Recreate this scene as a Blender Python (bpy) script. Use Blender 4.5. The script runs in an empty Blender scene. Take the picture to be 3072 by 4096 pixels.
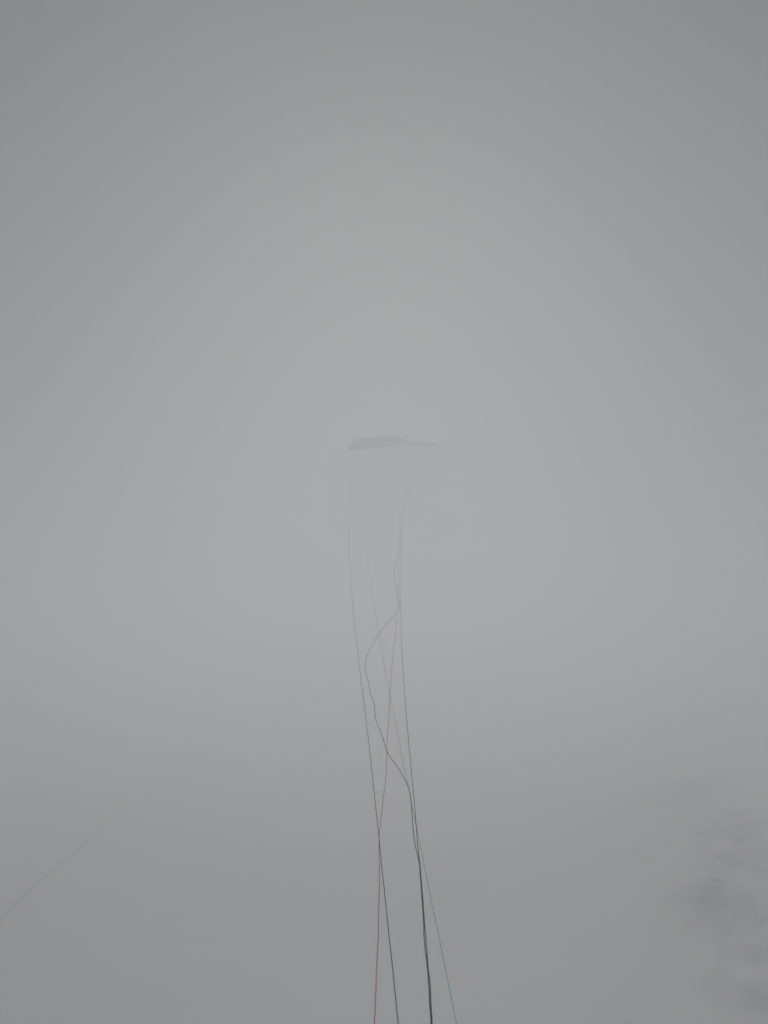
import bpy, bmesh, math, random
import numpy as np
from mathutils import Vector, Matrix, noise

random.seed(4)
scn = bpy.context.scene
col = scn.collection
R = math.radians

# ------------------------------------------------------------------ camera
EYE = Vector((0.0, 0.0, 1.62))           # photographer's eye height above the snow
PITCH = R(17.0)
FPX = 2048.0 / math.tan(R(33.5))         # focal length in photo pixels (3072 x 4096)
cam_d = bpy.data.cameras.new('camera')
cam_d.sensor_fit = 'VERTICAL'
cam_d.sensor_height = 36.0
cam_d.lens = 18.0 / math.tan(R(33.5))
cam_d.clip_start = 0.05
cam_d.clip_end = 2000.0
cam = bpy.data.objects.new('camera', cam_d)
col.objects.link(cam)
cam.location = EYE
cam.rotation_euler = (R(90) + PITCH, 0, 0)
scn.camera = cam
cam_d.dof.use_dof = True                 # a phone lens, focused on the near lines
cam_d.dof.focus_distance = 1.55
cam_d.dof.aperture_fstop = cam_d.lens / 4.4


def ray(px, py):
    """direction with unit forward distance for a viewing angle of the photo"""
    u = (px - 1536.0) / FPX
    v = (2048.0 - py) / FPX
    y = math.cos(PITCH) - v * math.sin(PITCH)
    z = math.sin(PITCH) + v * math.cos(PITCH)
    return Vector((u / y, 1.0, z / y))    # scaled so that y (ground distance ahead) = 1


def at(px, py, dist):
    return EYE + ray(px, py) * dist


def ground_at(px, py):
    r = ray(px, py)
    return EYE + r * (-EYE.z / r.z)


# ------------------------------------------------------------------ helpers
def mat(name, base, rough=0.8, translucent=0.0, spec=0.3, vary=0.0, vscale=20.0):
    m = bpy.data.materials.new(name)
    m.use_nodes = True
    nt = m.node_tree
    bs = nt.nodes['Principled BSDF']
    bs.inputs['Roughness'].default_value = rough
    bs.inputs['Specular IOR Level'].default_value = spec
    bs.inputs['Base Color'].default_value = (*base, 1)
    if vary:
        tc = nt.nodes.new('ShaderNodeTexCoord')
        nz = nt.nodes.new('ShaderNodeTexNoise')
        nz.inputs['Scale'].default_value = vscale
        nz.inputs['Detail'].default_value = 3
        mx = nt.nodes.new('ShaderNodeMix')
        mx.data_type = 'RGBA'
        mx.inputs['A'].default_value = (*[c * (1 - vary) for c in base], 1)
        mx.inputs['B'].default_value = (*[min(1, c * (1 + vary)) for c in base], 1)
        nt.links.new(tc.outputs['Object'], nz.inputs['Vector'])
        nt.links.new(nz.outputs['Fac'], mx.inputs['Factor'])
        nt.links.new(mx.outputs['Result'], bs.inputs['Base Color'])
    if translucent:
        tr = nt.nodes.new('ShaderNodeBsdfTranslucent')
        tr.inputs['Color'].default_value = (*base, 1)
        ms = nt.nodes.new('ShaderNodeMixShader')
        ms.inputs['Fac'].default_value = translucent
        out = nt.nodes['Material Output']
        nt.links.new(bs.outputs['BSDF'], ms.inputs[1])
        nt.links.new(tr.outputs['BSDF'], ms.inputs[2])
        nt.links.new(ms.outputs['Shader'], out.inputs['Surface'])
    return m


def link_mesh(name, verts, faces, material, parent=None, smooth=True):
    me = bpy.data.meshes.new(name)
    me.from_pydata([tuple(v) for v in verts], [], faces)
    me.update()
    if smooth:
        me.polygons.foreach_set('use_smooth', [True] * len(me.polygons))
    o = bpy.data.objects.new(name, me)
    col.objects.link(o)
    if material:
        me.materials.append(material)
    if parent:
        o.parent = parent
    return o


def tag(o, label, cat, group=None):
    o['label'] = label
    o['category'] = cat
    if group:
        o['group'] = group


def tube(pts, radii, sides=6):
    """closed tube through pts"""
    verts, faces = [], []
    n = len(pts)
    for i in range(n):
        a = pts[max(0, i - 1)]
        b = pts[min(n - 1, i + 1)]
        t = (b - a).normalized()
        s = t.cross(Vector((0, 0, 1)))
        if s.length < 1e-4:
            s = Vector((1, 0, 0))
        s.normalize()
        w = s.cross(t)
        for k in range(sides):
            an = 2 * math.pi * k / sides
            verts.append(pts[i] + (s * math.cos(an) + w * math.sin(an)) * radii[i])
    for i in range(n - 1):
        for k in range(sides):
            k2 = (k + 1) % sides
            faces.append((i * sides + k, i * sides + k2, (i + 1) * sides + k2, (i + 1) * sides + k))
    faces.append(tuple(range(sides))[::-1])
    faces.append(tuple((n - 1) * sides + k for k in range(sides)))
    return verts, faces


def catmull(pts, sub=6):
    out = []
    n = len(pts)
    for i in range(n - 1):
        p0 = pts[max(0, i - 1)]
        p1, p2 = pts[i], pts[i + 1]
        p3 = pts[min(n - 1, i + 2)]
        for k in range(sub):
            t = k / sub
            t2, t3 = t * t, t * t * t
            out.append(tuple(0.5 * ((2 * b) + (c - a) * t + (2 * a - 5 * b + 4 * c - d) * t2
                                    + (3 * b - a - 3 * c + d) * t3)
                             for a, b, c, d in zip(p0, p1, p2, p3)))
    out.append(tuple(pts[-1]))
    return out


# ------------------------------------------------------------------ snow field
tr_pts = [ground_at(*p) for p in [(-200, 3830), (0, 3672), (110, 3565), (200, 3490), (330, 3378),
                                  (440, 3285), (540, 3215), (660, 3130), (760, 3070)]]
tr_xy = np.array([(p.x, p.y) for p in tr_pts])
# bare / wind-scoured spots: position seen, half extents in metres, strength
BARE = [((2790, 3140), 1.1, 13.0, 0.95), ((2880, 3000), 1.5, 30.0, 1.2), ((2920, 3300), 0.9, 5.0, 0.42),
        ((2620, 3400), 0.30, 1.8, 0.12), ((2890, 3590), 0.42, 1.7, 0.50), ((2960, 3440), 0.6, 2.4, 0.40),
        ((2985, 3670), 0.4, 0.9, 0.28), ((3090, 3960), 0.30, 0.5, 0.70), ((3090, 3830), 0.30, 0.6, 0.42),
        ((2872, 3520), 0.13, 0.16, 0.8), ((2812, 3600), 0.05, 0.32, 0.6), ((2925, 3655), 0.09, 0.10, 0.45)]
bare_xy = []
for (p, ex, ey, st) in BARE:
    g = ground_at(*p)
    bare_xy.append((g.x, g.y, ex, ey, st))


def axis(lo, hi, step, far):
    a = list(np.arange(lo, hi + step / 2, step))
    s, x = step, hi
    while x < far:
        s *= 1.07
        x += s
        a.append(min(x, far))
    s, x = step, lo
    while x > -far:
        s *= 1.07
        x -= s
        a.insert(0, max(x, -far))
    return np.array(a)


EXT = 240.0
xs = axis(-10.0, 8.5, 0.04, EXT)
ys = axis(2.6, 30.0, 0.06, EXT)
nx, ny = len(xs), len(ys)
X, Y = np.meshgrid(xs, ys)
x, y = X.ravel(), Y.ravel()
# distance to the ski track
dmin = np.full(x.shape, 99.0)
for a, b in zip(tr_xy[:-1], tr_xy[1:]):
    ab = b - a
    t = np.clip(((x - a[0]) * ab[0] + (y - a[1]) * ab[1]) / (ab @ ab), 0, 1)
    dmin = np.minimum(dmin, np.hypot(x - a[0] - t * ab[0], y - a[1] - t * ab[1]))
groove = np.exp(-(dmin / 0.034) ** 2)
worn = np.zeros(x.shape)
zz = np.zeros(x.shape)
WS, WC = math.sin(R(24)), math.cos(R(24))   # wind direction that scoured the snow
near = (np.abs(x) < 26) & (y > -6) & (y < 60)
for i in np.nonzero(near)[0]:
    xi, yi = float(x[i]), float(y[i])
    z = 0.020 * noise.noise((xi * 0.5, yi * 0.4, 1.3)) + 0.006 * noise.noise((xi * 1.7, yi * 1.3, 7.7))
    w = 0.0
    for (bx, by, ex, ey, st) in bare_xy:
        du, dv = (xi - bx) * WC - (yi - by) * WS, (xi - bx) * WS + (yi - by) * WC
        q = (du / ex) ** 2 + (dv / ey) ** 2
        if q < 5:
            w = max(w, st * math.exp(-q * 0.8))
    if w > 0.01:
        n1 = noise.fractal(((xi * WC - yi * WS) * 2.6, (xi * WS + yi * WC) * 0.5, 3.1), 0.8, 2.1, 5)
        w *= min(1.6, max(0.0, 0.7 + 0.75 * n1))
        z -= 0.01 * w
    worn[i] = w
    zz[i] = z
zz += -0.008 * groove
verts = np.column_stack([x, y, zz])
faces = []
for j in range(ny - 1):
    r0 = j * nx
    for i in range(nx - 1):
        faces.append((r0 + i, r0 + i + 1, r0 + nx + i + 1, r0 + nx + i))
m_snow = bpy.data.materials.new('snow')
m_snow.use_nodes = True
nt = m_snow.node_tree
bs = nt.nodes['Principled BSDF']
bs.inputs['Roughness'].default_value = 0.62
bs.inputs['Specular IOR Level'].default_value = 0.5
at_w = nt.nodes.new('ShaderNodeAttribute')
at_w.attribute_name = 'worn'
at_t = nt.nodes.new('ShaderNodeAttribute')
at_t.attribute_name = 'packed'
tc = nt.nodes.new('ShaderNodeTexCoord')
nz = nt.nodes.new('ShaderNodeTexNoise')
nz.inputs['Scale'].default_value = 0.35
nz.inputs['Detail'].default_value = 4
nt.links.new(tc.outputs['Object'], nz.inputs['Vector'])


def mixcol(fac, a, b):
    mx = nt.nodes.new('ShaderNodeMix')
    mx.data_type = 'RGBA'
    nt.links.new(fac, mx.inputs['Factor'])
    for key, v in (('A', a), ('B', b)):
        if isinstance(v, tuple):
            mx.inputs[key].default_value = (*v, 1)
        else:
            nt.links.new(v, mx.inputs[key])
    return mx.outputs['Result']


c1 = mixcol(nz.outputs['Fac'], (0.905, 0.93, 0.94), (0.93, 0.953, 0.962))
c2 = mixcol(at_w.outputs['Fac'], c1, (0.27, 0.36, 0.37))       # thin snow over stony ground
c3 = mixcol(at_t.outputs['Fac'], c2, (0.745, 0.83, 0.825))        # packed, icy snow in the track
nt.links.new(c3, bs.inputs['Base Color'])
fine = nt.nodes.new('ShaderNodeTexNoise')
fine.inputs['Scale'].default_value = 60
bmp = nt.nodes.new('ShaderNodeBump')
bmp.inputs['Strength'].default_value = 0.25
bmp.inputs['Distance'].default_value = 0.01
nt.links.new(tc.outputs['Object'], fine.inputs['Vector'])
nt.links.new(fine.outputs['Fac'], bmp.inputs['Height'])
nt.links.new(bmp.outputs['Normal'], bs.inputs['Normal'])

snow = link_mesh('ground', verts, faces, m_snow)
for nm, arr in (('worn', worn), ('packed', groove * np.clip((34 - y) / 12, 0, 1))):
    a = snow.data.attributes.new(nm, 'FLOAT', 'POINT')
    a.data.foreach_set('value', arr.astype(np.float32))
snow['kind'] = 'structure'

# ------------------------------------------------------------------ kite
KD = 27.0                                  # metres to the kite
ST = [  # leading edge (seen), trailing edge (seen), distance
    ((1419, 1757), (1386, 1804), 26.5),
    ((1432, 1754), (1408, 1801), 26.5),
    ((1455, 1753), (1440, 1797), 26.55),
    ((1516, 1751), (1510, 1791), 26.7),
    ((1568, 1749), (1563, 1785), 26.9),
    ((1596, 1750), (1592, 1783), 27.1),
    ((1614, 1757), (1611, 1783), 27.3),
    ((1636, 1766), (1632, 1784), 27.5),
    ((1690, 1770), (1686, 1786), 27.9),
    ((1738, 1773), (1734, 1787), 28.25),
    ((1756, 1776), (1752, 1785), 28.35),
    ((1766, 1780), (1764, 1783), 28.4)]
CELLS = 22
SUB = 6
stations = catmull([(a[0], a[1], b[0], b[1], d) for a, b, d in ST], 16)
# resample evenly across the span
xsn = np.array([s[0] for s in stations])
NS = CELLS * SUB + 1
tgt = np.linspace(xsn[0], xsn[-1], NS)
arr = np.array(stations)
res = np.column_stack([np.interp(tgt, xsn, arr[:, k]) for k in range(5)])
TE_BACK = 0.75                             # trailing edge lies this much further downwind
kite = bpy.data.objects.new('traction_kite', None)
col.objects.link(kite)
centre = at(1575, 1768, KD)
kite.location = centre
tag(kite, 'grey foil kite with tapering right wing, half hidden in the fog above the lines', 'kite')
m_kite = mat('kite_fabric', (0.215, 0.198, 0.162), rough=0.6, translucent=0.45, vary=0.5, vscale=1.3)
m_rib = mat('kite_seam', (0.10, 0.10, 0.09), rough=0.7, translucent=0.3)
NP = 16
kv, kf = [], []
ring = 2 * NP
rows_le, rows_te = [], []
for i in range(NS):
    lx, ly, tx, ty, d = res[i]
    taper = min(1.0, (1767 - lx) / 150.0) ** 0.6
    le = at(lx, ly, d)
    te = at(tx, ty, d + TE_BACK * max(0.25, taper))
    rows_le.append(le)
    rows_te.append(te)
for i in range(NS):
    le, te = rows_le[i], rows_te[i]
    sp = rows_le[min(NS - 1, i + 1)] - rows_le[max(0, i - 1)]
    ch = te - le
    nrm = sp.cross(ch)
    nrm.normalize()
    if nrm.z < 0:
        nrm = -nrm
    ph = (i % SUB) / SUB
    puff = 1.0 + 0.28 * math.sin(math.pi * ph)
    th = 0.13 * ch.length * puff * min(1.0, 0.35 + 6 * min(i, NS - 1 - i) / NS)
    for k in range(NP):                    # upper surface, leading to trailing
        t = (k / (NP - 1)) ** 1.5
        y_ = 1.48 * math.sqrt(t) - 0.63 * t - 1.76 * t * t + 1.42 * t ** 3 - 0.51 * t ** 4
        kv.append(le + ch * t + nrm * th * max(0.02, y_) * 1.6 - centre)
    for k in range(NP):                    # lower surface, trailing to leading
        t = ((NP - 1 - k) / (NP - 1)) ** 1.5
        y_ = 0.25 * (math.sqrt(t) - t)
        kv.append(le + ch * t - nrm * (th * y_ * 1.2 + 0.004) - centre)
for i in range(NS - 1):
    for k in range(ring):
        k2 = (k + 1) % ring
        kf.append((i * ring + k, i * ring + k2, (i + 1) * ring + k2, (i + 1) * ring + k))
kf.append(tuple(range(ring)))
kf.append(tuple((NS - 1) * ring + k for k in range(ring))[::-1])
link_mesh('canopy', kv, kf, m_kite, kite)

m_bridle = mat('bridle_cord', (0.06, 0.06, 0.06), rough=0.8)
KNOT_L = at(1404, 1822, 25.2)
KNOT_R = at(1672, 1832, 26.2)
for knot, fr in ((KNOT_L, (0.03, 0.16, 0.30, 0.44)), (KNOT_R, (0.57, 0.70, 0.83, 0.96))):
    for f in fr:
        i = int(f * (NS - 1))
        p = rows_le[i].lerp(rows_te[i], 0.30)
        pts = [knot.lerp(p, t) - centre - Vector((0, 0, 0.05 * math.sin(math.pi * t))) for t in np.linspace(0, 1, 9)]
        v, f_ = tube(pts, [0.0009] * len(pts), 5)
        link_mesh('bridle_line', v, f_, m_bridle, kite)

# ------------------------------------------------------------------ kite lines
D0, Z0 = 0.72, -0.535                      # lower ends of the lines, just below the frame


def profile_z(d, knot, sag, off):
    """height (relative to the eye) of a line at ground distance d, with its sag"""
    D1, Z1 = knot.y, knot.z - EYE.z
    u = (d - D0) / (D1 - D0)
    return Z0 + off + (Z1 - Z0 - off) * u - 4 * sag * u * (1 - u)


def line_points(trace, knot, sag, off):
    out = []
    px = catmull([(float(a), float(b)) for a, b in trace], 5)
    for (a, b) in px:
        r = ray(a, b)
        lo, hi = 0.35, knot.y * 0.995
        f = lambda d: r.z * d - profile_z(d, knot, sag, off)
        if f(hi) > 0:
            continue
        # just the near crossing: walk out until the sign changes
        d, step = lo, 0.02
        while d < hi and f(d) * f(lo) > 0:
            d += step
            step *= 1.01
        a0, a1 = max(lo, d - step), d
        for _ in range(40):
            mid = 0.5 * (a0 + a1)
            if f(mid) * f(a0) > 0:
                a0 = mid
            else:
                a1 = mid
        out.append(EYE + r * (0.5 * (a0 + a1)))
    return out


LEFT = [(1616, 4260), (1593, 4094), (1581, 3974), (1569, 3859), (1555, 3732.6), (1542, 3606), (1532.6, 3516),
        (1523.6, 3433), (1516.4, 3349.5), (1505.5, 3252), (1489, 3100), (1481.5, 3027), (1470.6, 2933),
        (1454, 2795), (1441.7, 2697.7), (1431, 2600), (1427, 2574), (1418, 2498.5), (1411, 2412),
        (1405.5, 2347), (1396, 2206), (1393.5, 2100), (1394, 2060), (1396.5, 2012), (1400, 1985)]
RED = [(1491, 4260), (1498, 4094), (1502.5, 3992), (1505.5, 3901), (1508.5, 3826), (1513, 3760), (1514, 3700),
       (1516, 3610), (1518, 3534), (1517, 3462), (1516.4, 3349.5), (1523, 3288), (1531, 3212), (1544, 3103),
       (1547, 3016), (1550, 2940), (1557.4, 2846), (1559, 2781), (1564.7, 2705), (1573, 2610), (1581, 2549),
       (1586, 2466), (1591, 2375.5), (1592, 2267), (1591, 2195), (1594, 2125), (1600, 2060)]
RIGHT = [(1739, 4260), (1728.5, 4094), (1724, 4022), (1721, 3946.6), (1711, 3856), (1706, 3781), (1699, 3705),
         (1692, 3606), (1684.6, 3516), (1679, 3454), (1672, 3389), (1663, 3281), (1655.6, 3190), (1647, 3100),
         (1644, 3066), (1633, 2951), (1624, 2846), (1615, 2723), (1608, 2600), (1604.5, 2520), (1600.5, 2412),
         (1601.6, 2303), (1602.7, 2195), (1605.5, 2115), (1611, 2048), (1618, 2015), (1623, 1996)]
TEAL = [(1866, 4260), (1826.5, 4094), (1810, 4013), (1792, 3925.5), (1771, 3823), (1750, 3714.5), (1727, 3612),
        (1715, 3548.5), (1697, 3462), (1683, 3389), (1665, 3302.5), (1650, 3234), (1636, 3154), (1619, 3081),
        (1604, 3009), (1590, 2925.5), (1568, 2824), (1554, 2745), (1539, 2672), (1529, 2611), (1518, 2556),
        (1510, 2516.6), (1499.6, 2441), (1489, 2383), (1478, 2303), (1470.6, 2249), (1463, 2195), (1456, 2140),
        (1452, 2100)]
SLACK = [(1735, 4260), (1725, 4094), (1720, 4022), (1716, 3946), (1708, 3856), (1701.5, 3800), (1697, 3757), (1695.5, 3730),
         (1695, 3700), (1689, 3606), (1682, 3516), (1676, 3447), (1657.6, 3364), (1648, 3255.6), (1643.7, 3200), (1639, 3169),
         (1626.8, 3132.6), (1601, 3084.7), (1561, 3027), (1545, 2998), (1528.6, 2943.6), (1506.8, 2889),
         (1501, 2860), (1496, 2810), (1481.5, 2773.6), (1474, 2730), (1462, 2685), (1463, 2655), (1466, 2629),
         (1485, 2585), (1510, 2545.5), (1539, 2502), (1568, 2471), (1586, 2451.5), (1598, 2430), (1599, 2408),
         (1592, 2390), (1589, 2365), (1583, 2347), (1578, 2318), (1577, 2280), (1583, 2249), (1598, 2225),
         (1601.5, 2205), (1603, 2150), (1606, 2095), (1611, 2045)]
GROUP = 'kite lines running up into the fog'
m_black = mat('black_line', (0.034, 0.034, 0.036), rough=0.7, vary=0.25, vscale=60)
m_red = mat('red_line', (0.70, 0.20, 0.19), rough=0.7, vary=0.2, vscale=60)
m_teal = mat('teal_line', (0.56, 0.92, 0.85), rough=0.7, vary=0.15, vscale=60)


def kite_line(trace, knot, sag, off, rad, material, label, wob=0.0005):
    pts = line_points(trace, knot, sag, off)
    last = pts[-1]
    n = 22
    ln = Vector(knot)
    tan = (pts[-1] - pts[-3]).normalized() * ((ln - last).length / 3.0)
    for k in range(1, n + 1):              # on up to the knot below the kite
        t = k / n
        u1 = knot.y
        q = last.lerp(ln, t)
        q = q + tan * (t * (1 - t) ** 2) * 1.2 - (ln - last) * (t * (1 - t) ** 2) * 0.4
        zc = EYE.z + profile_z(q.y, knot, sag, off)
        q.z = q.z * 0.25 + zc * 0.75 if t < 1 else knot.z
        pts.append(q)
    for i, p in enumerate(pts[:-1]):
        p += Vector((noise.noise((i * 0.9, sag * 9, off * 50)), 0, noise.noise((i * 0.8, 5, off * 70)))) * wob
    rr = [rad] * len(pts)
    base = pts[0].copy()
    v, f = tube([p - base for p in pts], rr, 6)
    o = link_mesh('kite_line', v, f, material)
    o.location = base
    tag(o, label, 'kite line', GROUP)
    return o


kite_line(LEFT, KNOT_L, 0.45, 0.004, 0.0007, m_black,
          'taut black kite line on the left, crossing over the red line')
kite_line(RIGHT, KNOT_R, 0.45, 0.000, 0.00072, m_black,
          'taut black kite line on the right, beside the looping slack line')
kite_line(RED, KNOT_R + Vector((0.03, 0, -0.02)), 0.45, 0.018, 0.0007, m_red,
          'thin red kite line, the only red one')
kite_line(TEAL, KNOT_L + Vector((0.03, 0, -0.02)), 0.45, -0.016, 0.0008, m_teal,
          'pale teal kite line, the only greenish one')
kite_line(SLACK, KNOT_R + Vector((-0.03, 0, 0.02)), 0.45, 0.008, 0.0008, m_black,
          'slack black kite line bowing out in a loose wavy loop')

# ------------------------------------------------------------------ fog
SUN_EL, SUN_AZ = R(38.0), R(0.5)
x0, x1, y0, y1, z0, z1 = -246, 246, -246, 246, -1.2, 13.2
hv = [(a, b, c) for c in (z0, z1) for b in (y0, y1) for a in (x0, x1)]
hf = [(0, 2, 3, 1), (4, 5, 7, 6), (0, 1, 5, 4), (2, 6, 7, 3), (0, 4, 6, 2), (1, 3, 7, 5)]
m_haze = bpy.data.materials.new('haze')
m_haze.use_nodes = True
nt = m_haze.node_tree
nt.nodes.clear()
out = nt.nodes.new('ShaderNodeOutputMaterial')
pv = nt.nodes.new('ShaderNodeVolumePrincipled')
pv.inputs['Color'].default_value = (0.983, 0.9905, 1.0, 1)
pv.inputs['Density'].default_value = 0.05
pv.inputs['Anisotropy'].default_value = 0.5
nt.links.new(pv.outputs['Volume'], out.inputs['Volume'])
haze = link_mesh('haze', hv, hf, m_haze, smooth=False)
haze['kind'] = 'stuff'

# ------------------------------------------------------------------ light
world = bpy.data.worlds.new('World')
scn.world = world
world.use_nodes = True
nt = world.node_tree
bg = nt.nodes['Background']
sky = nt.nodes.new('ShaderNodeTexSky')
sky.sky_type = 'NISHITA'
sky.sun_disc = False
sky.sun_elevation = SUN_EL
sky.sun_rotation = SUN_AZ
sky.altitude = 0
sky.air_density = 3.5
sky.dust_density = 0.2
sky.ozone_density = 1.0
hs = nt.nodes.new('ShaderNodeHueSaturation')     # overcast: almost no colour left in the sky
hs.inputs['Saturation'].default_value = 0.2
nt.links.new(sky.outputs['Color'], hs.inputs['Color'])
nt.links.new(hs.outputs['Color'], bg.inputs['Color'])
bg.inputs['Strength'].default_value = 0.05

sun_d = bpy.data.lights.new('sun', 'SUN')
sun_d.energy = 3.4
sun_d.angle = R(12)
sun_d.color = (1.0, 0.986, 0.98)
sun = bpy.data.objects.new('sun', sun_d)
col.objects.link(sun)
d = Vector((math.sin(SUN_AZ) * math.cos(SUN_EL), math.cos(SUN_AZ) * math.cos(SUN_EL), math.sin(SUN_EL)))
sun.rotation_euler = d.to_track_quat('Z', 'Y').to_euler()
sun.location = d * 60

# ------------------------------------------------------------------ render settings
vs = scn.view_settings
vs.view_transform = 'Standard'
vs.look = 'None'
vs.gamma = 1.0
vs.use_curve_mapping = False
vs.exposure = -1.67
scn.render.engine = 'CYCLES'
cy = scn.cycles
cy.use_denoising = True
cy.volume_bounces = 12
cy.max_bounces = 16
cy.diffuse_bounces = 4
cy.transparent_max_bounces = 16
